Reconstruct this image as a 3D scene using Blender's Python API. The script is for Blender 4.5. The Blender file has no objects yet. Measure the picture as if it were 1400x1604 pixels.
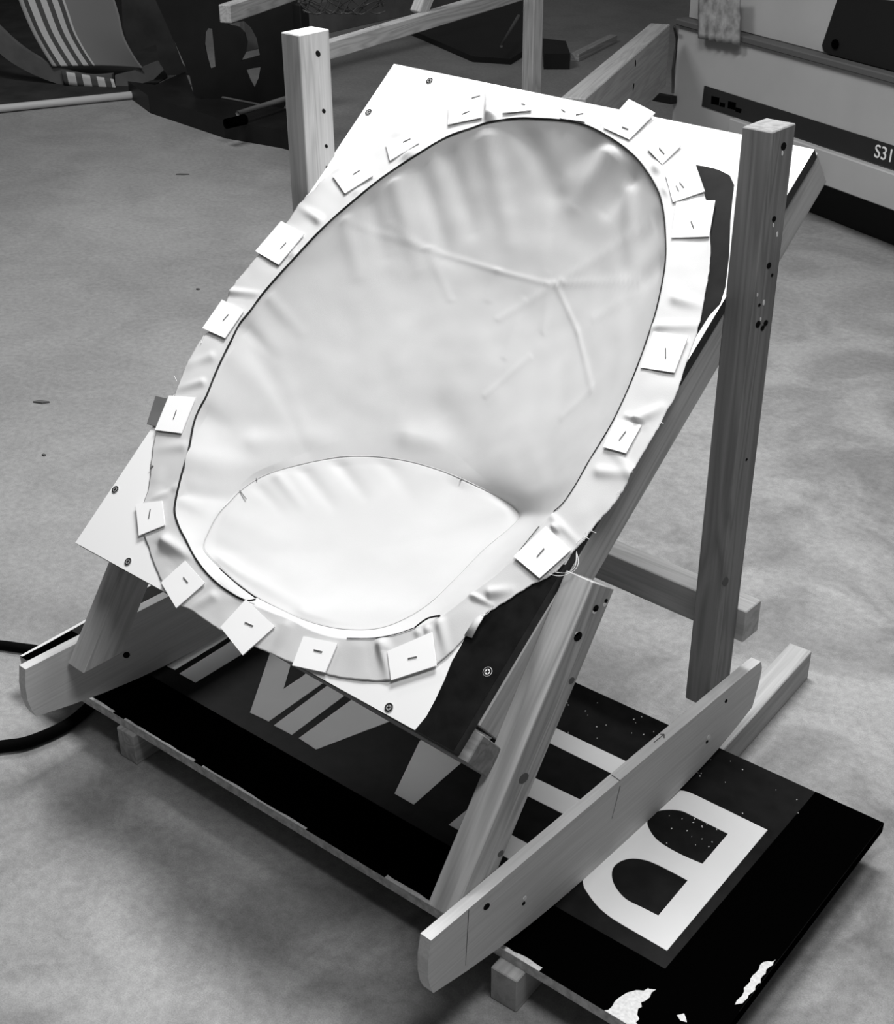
import bpy, bmesh, math, random
import numpy as np
from mathutils import Matrix, Vector, noise as mnoise
from mathutils.geometry import tessellate_polygon

random.seed(7)
SC = bpy.context.scene
C = bpy.context.collection

# ------------------------------------------------------------------ camera
FPX = 2142.06            # focal length in pixels of a 1400 x 1604 frame
RC = np.array([[0.74680884, 0.66500368, -0.00683125],
               [0.32733675, -0.37650667, -0.86665644],
               [-0.57890173, 0.64499057, -0.49885865]])
EYE = np.array([0.0, 0.0, 1.5])
cam = bpy.data.cameras.new('camera')
cam.sensor_fit = 'VERTICAL'; cam.sensor_height = 36.0; cam.lens = FPX / 1604 * 36.0
cam.clip_end = 100
camo = bpy.data.objects.new('camera', cam); C.objects.link(camo)
camo.matrix_world = Matrix(((RC[0][0], -RC[1][0], -RC[2][0], EYE[0]),
                            (RC[0][1], -RC[1][1], -RC[2][1], EYE[1]),
                            (RC[0][2], -RC[1][2], -RC[2][2], EYE[2]),
                            (0, 0, 0, 1)))
SC.camera = camo

# ------------------------------------------------------------------ light
w = bpy.data.worlds.new('world'); SC.world = w; w.use_nodes = True
w.node_tree.nodes['Background'].inputs[0].default_value = (1, 1, 1, 1)
w.node_tree.nodes['Background'].inputs[1].default_value = 0.07

def area(name, loc, target, sx, sy, power):
    l = bpy.data.lights.new(name, 'AREA'); l.shape = 'RECTANGLE'; l.size = sx; l.size_y = sy; l.energy = power
    o = bpy.data.objects.new(name, l); C.objects.link(o)
    d = Vector(target) - Vector(loc)
    o.rotation_euler = d.to_track_quat('-Z', 'Y').to_euler(); o.location = loc
    return o
area('overhead_light', (-1.5, 2.25, 3.0), (-1.25, 1.5, 0.0), 1.1, 0.7, 100)
area('overhead_light', (-0.25, 1.0, 2.9), (-0.6, 1.2, 0.0), 1.0, 0.5, 36)  # added fill, placed to lift the leg fronts, sign and runner
area('overhead_light', (-4.3, 2.6, 3.1), (-4.3, 2.8, 0.0), 1.2, 0.5, 48)  # added fill that brightens the far floor at the back left
SC.view_settings.view_transform = 'Standard'
SC.view_settings.look = 'None'
SC.view_settings.exposure = 0.0
SC.view_settings.gamma = 1.0
SC.view_settings.use_curve_mapping = False

FLOOR = -0.081

# ------------------------------------------------------------------ sight-line geometry (photo measurements -> metres)
def ray(x, y):
    return RC.T @ np.array([(x - 700) / FPX, (y - 802) / FPX, 1.0])
def onplane(x, y, n, d):
    r = ray(x, y); n = np.array(n, float)
    return EYE + (d - n @ EYE) / (n @ r) * r
def onz(x, y, z=0.0): return onplane(x, y, (0, 0, 1), z)
def onx(x, y, X): return onplane(x, y, (1, 0, 0), X)
def proj(P):
    q = (np.asarray(P) - EYE) @ RC.T
    return np.stack([FPX * q[..., 0] / q[..., 2] + 700, FPX * q[..., 1] / q[..., 2] + 802], -1)

# ------------------------------------------------------------------ materials
def g(v): return (v, v, v, 1)
def newmat(name, rough=0.7, spec=0.3):
    m = bpy.data.materials.new(name); m.use_nodes = True
    b = m.node_tree.nodes['Principled BSDF']
    b.inputs['Roughness'].default_value = rough
    b.inputs['Specular IOR Level'].default_value = spec
    return m, m.node_tree.nodes, m.node_tree.links, b

def flat(name, v, rough=0.7, spec=0.3, var=0.0, scale=40, bump=0.0):
    m, N, L, b = newmat(name, rough, spec)
    b.inputs['Base Color'].default_value = g(v)
    if var or bump:
        tc = N.new('ShaderNodeTexCoord'); n = N.new('ShaderNodeTexNoise')
        n.inputs['Scale'].default_value = scale; n.inputs['Detail'].default_value = 6
        L.new(tc.outputs['Object'], n.inputs['Vector'])
        r = N.new('ShaderNodeValToRGB')
        r.color_ramp.elements[0].position = 0.3; r.color_ramp.elements[1].position = 0.7
        r.color_ramp.elements[0].color = g(v * (1 - var)); r.color_ramp.elements[1].color = g(v * (1 + var))
        L.new(n.outputs['Fac'], r.inputs['Fac']); L.new(r.outputs['Color'], b.inputs['Base Color'])
        if bump:
            bp = N.new('ShaderNodeBump'); bp.inputs['Strength'].default_value = bump; bp.inputs['Distance'].default_value = 0.002
            L.new(n.outputs['Fac'], bp.inputs['Height']); L.new(bp.outputs['Normal'], b.inputs['Normal'])
    return m

def wood(name, lo, hi, seed=0.0, axis=0, ring=7.0):
    """sawn softwood: grain runs along the local axis given, with cathedral figure"""
    m, N, L, b = newmat(name, 0.65, 0.25)
    tc = N.new('ShaderNodeTexCoord'); mp = N.new('ShaderNodeMapping')
    sc = [22.0, 22.0, 22.0]; sc[axis] = 1.6
    mp.inputs['Scale'].default_value = sc; mp.inputs['Location'].default_value = (seed, seed * 1.7, seed * .6)
    L.new(tc.outputs['Object'], mp.inputs['Vector'])
    n1 = N.new('ShaderNodeTexNoise'); n1.inputs['Scale'].default_value = 0.9; n1.inputs['Detail'].default_value = 2
    n1.inputs['Distortion'].default_value = 0.4
    L.new(mp.outputs['Vector'], n1.inputs['Vector'])
    mu = N.new('ShaderNodeMath'); mu.operation = 'MULTIPLY'; mu.inputs[1].default_value = ring
    fr = N.new('ShaderNodeMath'); fr.operation = 'PINGPONG'; fr.inputs[1].default_value = 0.5
    L.new(n1.outputs['Fac'], mu.inputs[0]); L.new(mu.outputs[0], fr.inputs[0])
    mp2 = N.new('ShaderNodeMapping'); s2 = [260.0] * 3; s2[axis] = 6.0
    mp2.inputs['Scale'].default_value = s2; L.new(tc.outputs['Object'], mp2.inputs['Vector'])
    n2 = N.new('ShaderNodeTexNoise'); n2.inputs['Scale'].default_value = 1.0; n2.inputs['Detail'].default_value = 4
    L.new(mp2.outputs['Vector'], n2.inputs['Vector'])
    r = N.new('ShaderNodeValToRGB'); r.color_ramp.elements[0].color = g(hi); r.color_ramp.elements[1].color = g(lo)
    r.color_ramp.elements[0].position = 0.12; r.color_ramp.elements[1].position = 0.5
    L.new(fr.outputs[0], r.inputs['Fac'])
    mx = N.new('ShaderNodeMix'); mx.data_type = 'RGBA'; mx.blend_type = 'MULTIPLY'; mx.inputs['Factor'].default_value = 1.0
    r2 = N.new('ShaderNodeValToRGB'); r2.color_ramp.elements[0].position = 0.3; r2.color_ramp.elements[1].position = 0.7
    r2.color_ramp.elements[0].color = g(0.84); r2.color_ramp.elements[1].color = g(1.0)
    L.new(n2.outputs['Fac'], r2.inputs['Fac'])
    L.new(r.outputs['Color'], mx.inputs['A']); L.new(r2.outputs['Color'], mx.inputs['B'])
    L.new(mx.outputs['Result'], b.inputs['Base Color'])
    bp = N.new('ShaderNodeBump'); bp.inputs['Strength'].default_value = 0.25; bp.inputs['Distance'].default_value = 0.001
    L.new(n2.outputs['Fac'], bp.inputs['Height']); L.new(bp.outputs['Normal'], b.inputs['Normal'])
    return m

def concrete():
    m, N, L, b = newmat('concrete', 0.55, 0.3)
    tc = N.new('ShaderNodeTexCoord')
    def nz(scale, det, dist=0.0, rough=0.5):
        n = N.new('ShaderNodeTexNoise'); n.inputs['Scale'].default_value = scale; n.inputs['Detail'].default_value = det
        n.inputs['Distortion'].default_value = dist; n.inputs['Roughness'].default_value = rough
        L.new(tc.outputs['Object'], n.inputs['Vector']); return n
    def ramp(n, p0, c0, p1, c1):
        r = N.new('ShaderNodeValToRGB'); r.color_ramp.elements[0].position = p0; r.color_ramp.elements[1].position = p1
        r.color_ramp.elements[0].color = g(c0); r.color_ramp.elements[1].color = g(c1)
        L.new(n.outputs['Fac'], r.inputs['Fac']); return r
    def mul(a, c):
        mx = N.new('ShaderNodeMix'); mx.data_type = 'RGBA'; mx.blend_type = 'MULTIPLY'; mx.inputs['Factor'].default_value = 1
        L.new(a, mx.inputs['A']); L.new(c, mx.inputs['B']); return mx.outputs['Result']
    base = ramp(nz(1.1, 5, 0.5), 0.3, 0.27, 0.7, 0.36).outputs['Color']
    dust = ramp(nz(3.2, 8, 1.2, 0.6), 0.36, 0.58, 0.58, 1.12).outputs['Color']
    fine = ramp(nz(60, 4, 0, 0.7), 0.35, 0.86, 0.65, 1.1).outputs['Color']
    grit = ramp(nz(420, 2, 0, 0.7), 0.3, 0.82, 0.7, 1.16).outputs['Color']
    # dust smears concentrated in the bay to the right of the stand
    sep = N.new('ShaderNodeSeparateXYZ'); L.new(tc.outputs['Object'], sep.inputs[0])
    mr = N.new('ShaderNodeMapRange'); mr.inputs[1].default_value = -2.4; mr.inputs[2].default_value = -0.6
    mr.inputs[3].default_value = 0.25; mr.inputs[4].default_value = 1.0; L.new(sep.outputs['X'], mr.inputs[0])
    mxd = N.new('ShaderNodeMix'); mxd.data_type = 'RGBA'; mxd.inputs['A'].default_value = g(0.95)
    L.new(mr.outputs[0], mxd.inputs['Factor']); L.new(dust, mxd.inputs['B'])
    col = mul(mul(mul(base, mxd.outputs['Result']), fine), grit)
    L.new(col, b.inputs['Base Color'])
    bp = N.new('ShaderNodeBump'); bp.inputs['Strength'].default_value = 0.15; bp.inputs['Distance'].default_value = 0.002
    L.new(nz(90, 4).outputs['Fac'], bp.inputs['Height']); L.new(bp.outputs['Normal'], b.inputs['Normal'])
    return m

def cloth_mat(name, v, trans=0.25):
    m, N, L, b = newmat(name, 0.95, 0.05)
    tc = N.new('ShaderNodeTexCoord'); n = N.new('ShaderNodeTexNoise'); n.inputs['Scale'].default_value = 9; n.inputs['Detail'].default_value = 5
    L.new(tc.outputs['Object'], n.inputs['Vector'])
    r = N.new('ShaderNodeValToRGB'); r.color_ramp.elements[0].position = 0.3; r.color_ramp.elements[1].position = 0.7
    r.color_ramp.elements[0].color = g(v * 0.93); r.color_ramp.elements[1].color = g(v)
    L.new(n.outputs['Fac'], r.inputs['Fac']); L.new(r.outputs['Color'], b.inputs['Base Color'])
    n2 = N.new('ShaderNodeTexNoise'); n2.inputs['Scale'].default_value = 700; n2.inputs['Detail'].default_value = 2
    L.new(tc.outputs['Object'], n2.inputs['Vector'])
    bp = N.new('ShaderNodeBump'); bp.inputs['Strength'].default_value = 0.2; bp.inputs['Distance'].default_value = 0.0006
    L.new(n2.outputs['Fac'], bp.inputs['Height']); L.new(bp.outputs['Normal'], b.inputs['Normal'])
    tr = N.new('ShaderNodeBsdfTranslucent'); tr.inputs['Color'].default_value = g(v)
    ms = N.new('ShaderNodeMixShader'); ms.inputs[0].default_value = trans
    out = N['Material Output']
    L.new(b.outputs[0], ms.inputs[1]); L.new(tr.outputs[0], ms.inputs[2]); L.new(ms.outputs[0], out.inputs['Surface'])
    return m

def stripes_mat():
    m, N, L, b = newmat('striped_canvas', 0.9, 0.1)
    uv = N.new('ShaderNodeUVMap'); sep = N.new('ShaderNodeSeparateXYZ'); L.new(uv.outputs[0], sep.inputs[0])
    r = N.new('ShaderNodeValToRGB'); r.color_ramp.interpolation = 'CONSTANT'
    els = r.color_ramp.elements
    els[0].position = 0; els[0].color = g(0.42); els[1].position = 0.04; els[1].color = g(0.08)
    for p, c in ((.085, .62), (.15, .10), (.20, .62), (.265, .10), (.315, .62), (.375, .10), (.42, .62), (.445, .24)):
        e = els.new(p); e.color = g(c)
    L.new(sep.outputs['X'], r.inputs['Fac']); L.new(r.outputs['Color'], b.inputs['Base Color'])
    return m

M = dict(
    floor=concrete(),
    pine=wood('pine', 0.42, 0.54, 1.3), pine2=wood('pine_dark', 0.19, 0.27, 4.1), pine3=wood('pine_knotty', 0.36, 0.56, 8.8, ring=6),
    ply=wood('runner_wood', 0.60, 0.66, 2.2, axis=1, ring=2.0), batten=wood('batten_pine', 0.36, 0.46, 6.0, axis=0, ring=4),
    white=flat('white_laminate', 0.88, 0.45, 0.4), dark_edge=flat('stained_ply_edge', 0.045, 0.7, 0.2, 0.25, 60),
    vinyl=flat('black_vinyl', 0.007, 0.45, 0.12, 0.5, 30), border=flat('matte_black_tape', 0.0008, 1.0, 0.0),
    letter=flat('white_vinyl', 0.86, 0.5, 0.2, 0.02, 14), chip=flat('bare_chipped_core', 0.72, 0.9, 0.1, 0.15, 220, 0.6),
    ply_edge=flat('plywood_edge', 0.5, 0.85, 0.1, 0.3, 90, 0.4),
    calico=cloth_mat('calico', 0.78, .3), calico2=cloth_mat('calico_flange', 0.72, 0.15), seatc=cloth_mat('calico_seat', 0.72),
    black=flat('gap_shadow_black', 0.01, 0.6, 0.2), card=flat('white_card', 0.92, 0.7, 0.2, 0.01, 30), staple=flat('steel_staple', 0.16, 0.35, 0.6),
    steel=flat('steel', 0.42, 0.35, 0.8), hole=flat('hole_dark', 0.012, 0.9, 0.0), knot=flat('knot', 0.12, 0.7, 0.1), splint=flat('torn_wood_fibre', 0.8, 0.9, 0.0),
    cable=flat('rubber_cable', 0.003, 0.9, 0.05), pencil=flat('pencil_line', 0.13, 0.8, 0.1),
    bgwood=wood('old_pine', 0.36, 0.50, 3.0), bgblack=flat('black_paint', 0.008, 0.5, 0.3, 0.3, 10), bggrey=flat('grey_board', 0.13, 0.8, 0.2, 0.15, 12),
    machine=flat('machine_enamel', 0.38, 0.6, 0.3, 0.06, 4), machine_dk=flat('machine_recess', 0.09, 0.7, 0.2), stripe=flat('machine_stripe', 0.018, 0.5, 0.3, 0.1, 8),
    panelblk=flat('machine_black', 0.010, 0.6, 0.2), text=flat('printed_text', 0.8, 0.6, 0.2), fence=wood('fence_board', 0.30, 0.37, 5.0), rag=flat('dusty_rag', 0.27, 0.95, 0.0, 0.45, 26, 0.5),
    canvas=stripes_mat(), pole=flat('painted_pole', 0.55, 0.5, 0.3), wire=flat('wire', 0.03, 0.5, 0.4), bgdark=flat('dark_matte', 0.045, 0.9, 0.1, 0.3, 6))

# ------------------------------------------------------------------ object helpers
ORG = {}
def tag(o, label=None, cat=None, group=None, kind=None):
    if label: o['label'] = label
    if cat: o['category'] = cat
    if group: o['group'] = group
    if kind: o['kind'] = kind
    return o
def thing(name, loc, label, cat, group=None):
    o = bpy.data.objects.new(name, None); C.objects.link(o); o.location = loc; o.empty_display_size = 0.05
    ORG[o] = Matrix.Translation(loc)
    return tag(o, label, cat, group)
def link(name, me, mats, parent=None, mw=None, smooth=False):
    o = bpy.data.objects.new(name, me); C.objects.link(o)
    for m in (mats if isinstance(mats, (list, tuple)) else [mats]): me.materials.append(m)
    mw = mw or Matrix.Identity(4)
    if parent is not None:
        o.parent = parent; o.matrix_basis = ORG[parent].inverted() @ mw
    else:
        o.matrix_basis = mw
    ORG[o] = mw
    if smooth:
        for p in me.polygons: p.use_smooth = True
    return o
def bm_mesh(bm, name):
    me = bpy.data.meshes.new(name); bmesh.ops.recalc_face_normals(bm, faces=bm.faces[:]); bm.to_mesh(me); bm.free(); return me

def beam(name, p0, p1, wv, w_, h_, mat, parent=None, bev=0.0015):
    """bar centred on p0-p1; w_ along wv, h_ along the third axis; local X is its length"""
    p0 = Vector(p0); p1 = Vector(p1); L = (p1 - p0).length
    x = (p1 - p0).normalized(); y = Vector(wv); y = (y - x * y.dot(x)).normalized(); z = x.cross(y)
    bm = bmesh.new(); bmesh.ops.create_cube(bm, size=1)
    bmesh.ops.scale(bm, vec=(L, w_, h_), verts=bm.verts[:])
    if bev: bmesh.ops.bevel(bm, geom=bm.edges[:], offset=bev, segments=1, affect='EDGES', profile=0.5)
    c = (p0 + p1) / 2
    mw = Matrix(((x.x, y.x, z.x, c.x), (x.y, y.y, z.y, c.y), (x.z, y.z, z.z, c.z), (0, 0, 0, 1)))
    return link(name, bm_mesh(bm, name), mat, parent, mw)

def prism(name, pts, d, mat, parent=None, holes=(), side=None, origin=None, flip=False):
    """extrude the planar 3D outline pts (with holes) by the vector d; first material caps, second sides"""
    loops = [[Vector(p) for p in pts]] + [[Vector(p) for p in h] for h in holes]
    o = Vector(origin) if origin is not None else Vector((0, 0, 0))
    tris = tessellate_polygon(loops)
    allv = [v for l in loops for v in l]; n = len(allv); d = Vector(d)
    vs = [v - o for v in allv] + [v + d - o for v in allv]
    fs = [tuple(t) for t in tris]; mi = [0] * len(fs)
    fs += [tuple(n + i for i in reversed(t)) for t in tris]; mi += [1 if side else 0] * len(tris)
    k = 0
    for l in loops:
        for i in range(len(l)):
            a = k + i; b = k + (i + 1) % len(l); fs.append((a, b, b + n, a + n)); mi.append(1 if side else 0)
        k += len(l)
    me = bpy.data.meshes.new(name); me.from_pydata([tuple(v) for v in vs], [], fs)
    bm = bmesh.new(); bm.from_mesh(me); bmesh.ops.remove_doubles(bm, verts=bm.verts[:], dist=1e-6)
    bmesh.ops.recalc_face_normals(bm, faces=bm.faces[:])
    bm.to_mesh(me); bm.free()
    ob = link(name, me, [mat, side] if side else mat, parent, Matrix.Translation(o))
    if side:   # caps facing away from the extrusion keep the first material
        dn = d.normalized()
        for p in me.polygons: p.material_index = 0 if p.normal.dot(dn) < -0.9 else 1
    return ob

def tube(name, pts, r, mat, parent=None, n=8, radii=None, cyclic=False):
    pts = [Vector(p) for p in pts]; vs = []; fs = []
    m = len(pts)
    for i, p in enumerate(pts):
        a = pts[max(i - 1, 0)]; b = pts[min(i + 1, m - 1)]
        t = (b - a).normalized(); up = Vector((0, 0, 1)) if abs(t.z) < .9 else Vector((1, 0, 0))
        s = t.cross(up).normalized(); u = s.cross(t)
        rr = radii[i] if radii else r
        for k in range(n):
            an = 2 * math.pi * k / n; vs.append(tuple(p + s * math.cos(an) * rr + u * math.sin(an) * rr))
    for i in range(m - 1):
        for k in range(n):
            a = i * n + k; b = i * n + (k + 1) % n; fs.append((a, b, b + n, a + n))
    fs.append(tuple(range(n))); fs.append(tuple(reversed(range((m - 1) * n, m * n))))
    me = bpy.data.meshes.new(name); me.from_pydata(vs, [], fs)
    return link(name, me, mat, parent, None, True)

def catmull(pts, k=8, closed=False):
    P = [np.array(p, float) for p in pts]; out = []
    n = len(P); rng = range(n) if closed else range(n - 1)
    for i in rng:
        p0 = P[(i - 1) % n] if closed or i > 0 else P[i]; p1 = P[i]; p2 = P[(i + 1) % n]
        p3 = P[(i + 2) % n] if closed or i + 2 < n else P[min(i + 1, n - 1)]
        for j in range(k):
            t = j / k
            out.append(.5 * ((2 * p1) + (-p0 + p2) * t + (2 * p0 - 5 * p1 + 4 * p2 - p3) * t * t + (-p0 + 3 * p1 - 3 * p2 + p3) * t ** 3))
    if not closed: out.append(P[-1])
    return out

def disc(name, centre, normal, r, mat, parent, thick=0.0006, sx=1.0, n=14, rot=0.0):
    nrm = Vector(normal).normalized(); a = nrm.orthogonal().normalized(); b = nrm.cross(a)
    a, b = a * math.cos(rot) + b * math.sin(rot), b * math.cos(rot) - a * math.sin(rot)
    c = Vector(centre)
    pts = [c + a * math.cos(2 * math.pi * k / n) * r + b * math.sin(2 * math.pi * k / n) * r * sx for k in range(n)]
    return prism(name, [p + nrm * thick for p in pts], -nrm * (thick + 0.0002), mat, parent)

# ------------------------------------------------------------------ floor
me = bpy.data.meshes.new('floor')
me.from_pydata([(-16, -4, 0), (8, -4, 0), (8, 16, 0), (-16, 16, 0), (-16, -4, -.1), (8, -4, -.1), (8, 16, -.1), (-16, 16, -.1)], [],
               [(0, 1, 2, 3), (7, 6, 5, 4), (0, 4, 5, 1), (1, 5, 6, 2), (2, 6, 7, 3), (3, 7, 4, 0)])
fl = link('floor', me, M['floor'], None, Matrix.Translation((0, 0, FLOOR))); fl['kind'] = 'structure'
tag(fl, 'grey dusty concrete workshop floor')

# ------------------------------------------------------------------ sign board lying on two battens
SA = math.radians(2.6545)
s_o = np.array([-1.983, 1.014, 0.0]); s_x = np.array([math.cos(SA), math.sin(SA), 0]); s_y = np.array([-math.sin(SA), math.cos(SA), 0])
SW, SD, ST = 1.4395, 0.578, 0.018
def sg(a, b, z=0.0): return tuple(s_o + s_x * a + s_y * b + np.array([0, 0, z]))
sign = thing('sign_board', sg(SW / 2, SD / 2, -ST), 'black sign board with big white letters lying flat under the stand', 'sign')
prism('board', [sg(0, 0), sg(SW, 0), sg(SW, SD), sg(0, SD)], (0, 0, -ST), M['vinyl'], sign, side=M['ply_edge'])
# matt black border along the front and the two ends, a hair proud of the face
def pz(pts, z): return [tuple(onz(x, y, z)) for x, y in pts]
def insg(p):
    d = np.array(p) - s_o; return d @ s_x, d @ s_y
bi = [insg(onz(x, y)) for x, y in ((1043, 1520), (880, 1428), (600, 1264), (240, 1056), (1273.7, 1241))]
bf = 0.5 * (bi[1][1] + bi[2][1]); br = 0.5 * (bi[0][0] + bi[4][0])
prism('border_tape', [sg(0, .0005, .0005), sg(SW, .0005, .0005), sg(SW, bf, .0005), sg(0, bf, .0005)], (0, 0, -.0006), M['border'], sign)
prism('border_tape', [sg(br, bf, .0005), sg(SW - .0005, bf, .0005), sg(SW - .0005, SD, .0005), sg(br, SD, .0005)], (0, 0, -.0006), M['border'], sign)
def letter(pts, holes=(), name='letter'):
    return prism(name, pz(pts, .0007), (0, 0, -.0008), M['letter'], sign, holes=[pz(h, .0007) for h in holes])
Bout = [(1202, 1300), (1044.5, 1489), (1010, 1469), (969, 1445), (950, 1432), (935.7, 1419), (921, 1400), (913, 1383), (915, 1350), (935, 1325), (962, 1312), (985, 1305),
        (978, 1285), (985, 1262), (1010, 1246), (1040, 1239), (1062, 1238), (1080.6, 1241.6), (1117.7, 1259)]
Bh1 = [(1140, 1306), (1100, 1353), (1072, 1341), (1047, 1328), (1028.6, 1315), (1017.4, 1300), (1013.7, 1287), (1021, 1274), (1039.7, 1268.7), (1065.7, 1269.8), (1088, 1279.9)]
Bh2 = [(1076.8, 1379), (1031, 1434), (1005, 1421), (980, 1408), (963.6, 1389), (958, 1371), (962.5, 1356), (980, 1346), (1002.6, 1345.6), (1028.6, 1354)]
def sm(p, a, b):
    seg = catmull(p[a:b], 4); return list(p[:a]) + [tuple(v) for v in seg] + list(p[b:])
letter(sm(sm(Bout, 11, 19), 1, 11), (sm(Bh1 + Bh1[:1], 1, 12)[1:], sm(Bh2 + Bh2[:1], 1, 11)[1:]))
# E: three arms joined to the stem hidden below the runner
letter([(1030, 1217), (890, 1399), (796, 1344.7), (718, 1300), (703, 1291.6), (731, 1268.5), (803.7, 1309), (893, 1358), (928, 1298), (829, 1248), (752, 1208), (772, 1186),
        (841, 1220), (958, 1276), (985, 1225), (863.5, 1165), (800, 1134), (812, 1112), (874, 1142), (977.5, 1191)])
# stroked letter under the low edge of the panel
letter([(656.5, 1162), (617.9, 1242.9), (648, 1260), (716, 1200), (790, 1140), (720, 1080)])
letter([(430, 1000), (420.7, 1029), (391.6, 1116), (420.7, 1130), (500, 1074), (560, 1030), (530, 1010), (474, 1059), (444, 1079), (453, 1048.6), (462, 1010)])
letter([(506, 1078.6), (429, 1136), (457, 1151), (534, 1093.6), (600, 1045), (572, 1030)])
letter([(545, 1100), (468, 1156), (495, 1174), (605, 1132), (700, 1090), (620, 1045)])
letter([(281, 1055), (306, 1069), (378, 1025), (440, 985), (412, 970), (350, 1012)])
letter([(261, 1043), (274, 1049), (340, 1009), (400, 970), (392, 955), (330, 1000)])
# chipped patches of bare core on the front corner and right-hand edge
def clampsg(p):
    a, b = insg(p); a = min(max(a, .0), SW); b = min(max(b, 0.0), SD); return sg(a, b, .001)
def chip(pts, jag=0.0035):
    q = [clampsg(onz(x, y)) for x, y in pts]; out = []
    for i, p in enumerate(q):
        r = q[(i + 1) % len(q)]; d = np.linalg.norm(np.array(r) - np.array(p)); k = max(1, int(d / .006))
        ed = (insg(p)[1] < .002 and insg(r)[1] < .002) or (insg(p)[0] > SW - .002 and insg(r)[0] > SW - .002)
        for j in range(k):
            v = np.array(p) + (np.array(r) - np.array(p)) * j / k
            if not ed: v = v + np.array([random.uniform(-jag, jag), random.uniform(-jag, jag), 0])
            out.append(clampsg(v))
    prism('chipped_patch', out, (0, 0, -.0012), M['chip'], sign)
chip([(946, 1586), (965, 1572), (980, 1558), (1000, 1551), (1013.7, 1546), (1027, 1553), (1012, 1566), (1000, 1582), (997, 1604), (1000, 1622)])
chip([(1214, 1503), (1196, 1509), (1178, 1528), (1166, 1550), (1153, 1574), (1164, 1574), (1190, 1538)], .002)
chip([(1060, 1590), (1070, 1588), (1076, 1602), (1066, 1600)], .001)
def strip_chip(a0, a1, wd):
    n = 60; top = []
    for i in range(n + 1):
        a = a0 + (a1 - a0) * i / n
        top.append(sg(a, wd * (.35 + .65 * abs(mnoise.noise(Vector((a * 23, 1.3, 0))))) + .0006, .0009))
    prism('chipped_patch', [sg(a0, -.0004, .0009)] + top + [sg(a1, -.0004, .0009)], (0, 0, -.0012), M['chip'], sign)
prism('chipped_patch', [sg(-.0004, .0, .0009), sg(.005, .002, .0009), sg(.007, .06, .0009), sg(.006, .15, .0009), sg(.004, .40, .0009), sg(-.0004, .42, .0009)], (0, 0, -.0012), M['chip'], sign)
prism('edge_shade', [sg(SW, 0, .0005), sg(SW + .0008, 0, .0005), sg(SW + .0008, SD, .0005), sg(SW, SD, .0005)], (0, 0, -.0185), M['border'], sign)  # black strip over the right side face, painting it as shaded
strip_chip(.17, .27, .008); strip_chip(.30, .48, .006); strip_chip(.50, .74, .005); strip_chip(.905, 1.19, .013)
for i in range(46):   # specks of sawdust on the black face
    x, y = random.choice([(random.uniform(880, 1040), random.uniform(1100, 1170)), (random.uniform(1080, 1260), random.uniform(1190, 1290)), (random.uniform(1040, 1130), random.uniform(1275, 1330))])
    a, b = insg(onz(x, y))
    if 0 < a < SW and 0 < b < SD: disc('paint_fleck', sg(a, b), (0, 0, 1), random.uniform(.0006, .0016), M['letter'], sign, thick=.0009, sx=.6, n=6, rot=random.random() * 3)

bt = beam('support_batten', (-.838, 1.045, -.0495), (-.9155, 2.02, -.0495), (1, 0, 0), .045, .063, M['batten'])
tag(bt, 'pine batten under the right end of the sign, jutting out behind', 'batten', None)
bt2 = beam('support_batten', (-1.675, 1.02, -.0495), (-1.70, 1.60, -.0495), (1, 0, 0), .045, .063, M['bgwood'])
tag(bt2, 'short dark batten in shadow under the left end of the sign', 'batten', None)

# ------------------------------------------------------------------ tilted stand
stand = thing('wooden_stand', (-1.33, 1.33, 0), 'tilted wooden rocker stand carrying a white board with an oval opening', 'stand')
TP = 0.675
p_o = np.array([-.917, 1.03, .343]); p_n = np.array([0, -math.sin(TP), math.cos(TP)]); p_v = np.array([0, math.cos(TP), math.sin(TP)]); p_u = np.array([1., 0, 0])
def pp(x, y, wd=0.0):     # point on the tilted board face (or wd above it)
    return onplane(x, y, p_n, p_n @ p_o) + p_n * wd

prof = [(.912, .146), (.906, .115), (.905, .085), (.909, .062), (.915, .046), (.981, .031), (1.053, .018), (1.12, .009), (1.18, .004), (1.25, .001), (1.30, 0), (1.38, 0), (1.43, .0005),
        (1.52, .006), (1.58, .012), (1.627, .019), (1.67, .029), (1.724, .045), (1.739, .095), (1.741, .118), (1.734, .135), (1.70, .137), (1.328, .142)]
def runner(X, dy, mat):
    return prism('runner', [(X, y + dy, z + .0006) for y, z in prof], (-.0185, 0, 0), mat, stand, origin=(X, 1.3, .07))
rr = runner(-.852, 0, M['ply'])
rl = runner(-1.750, -.012, M['ply'])
XL, XR = -1.747, -.871      # outer faces of the left and right leg/post pairs
WX = .045
# rear posts
postR = beam('post', (XR - WX / 2, 1.6375, .10), (XR - WX / 2, 1.6375, 1.040), (1, 0, 0), WX, .061, M['pine2'], stand)
postL = beam('post', (-1.768, 1.6235, .1485), (-1.768, 1.6235, 1.0575), (1, 0, 0), .044, .070, M['pine'], stand)
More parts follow.
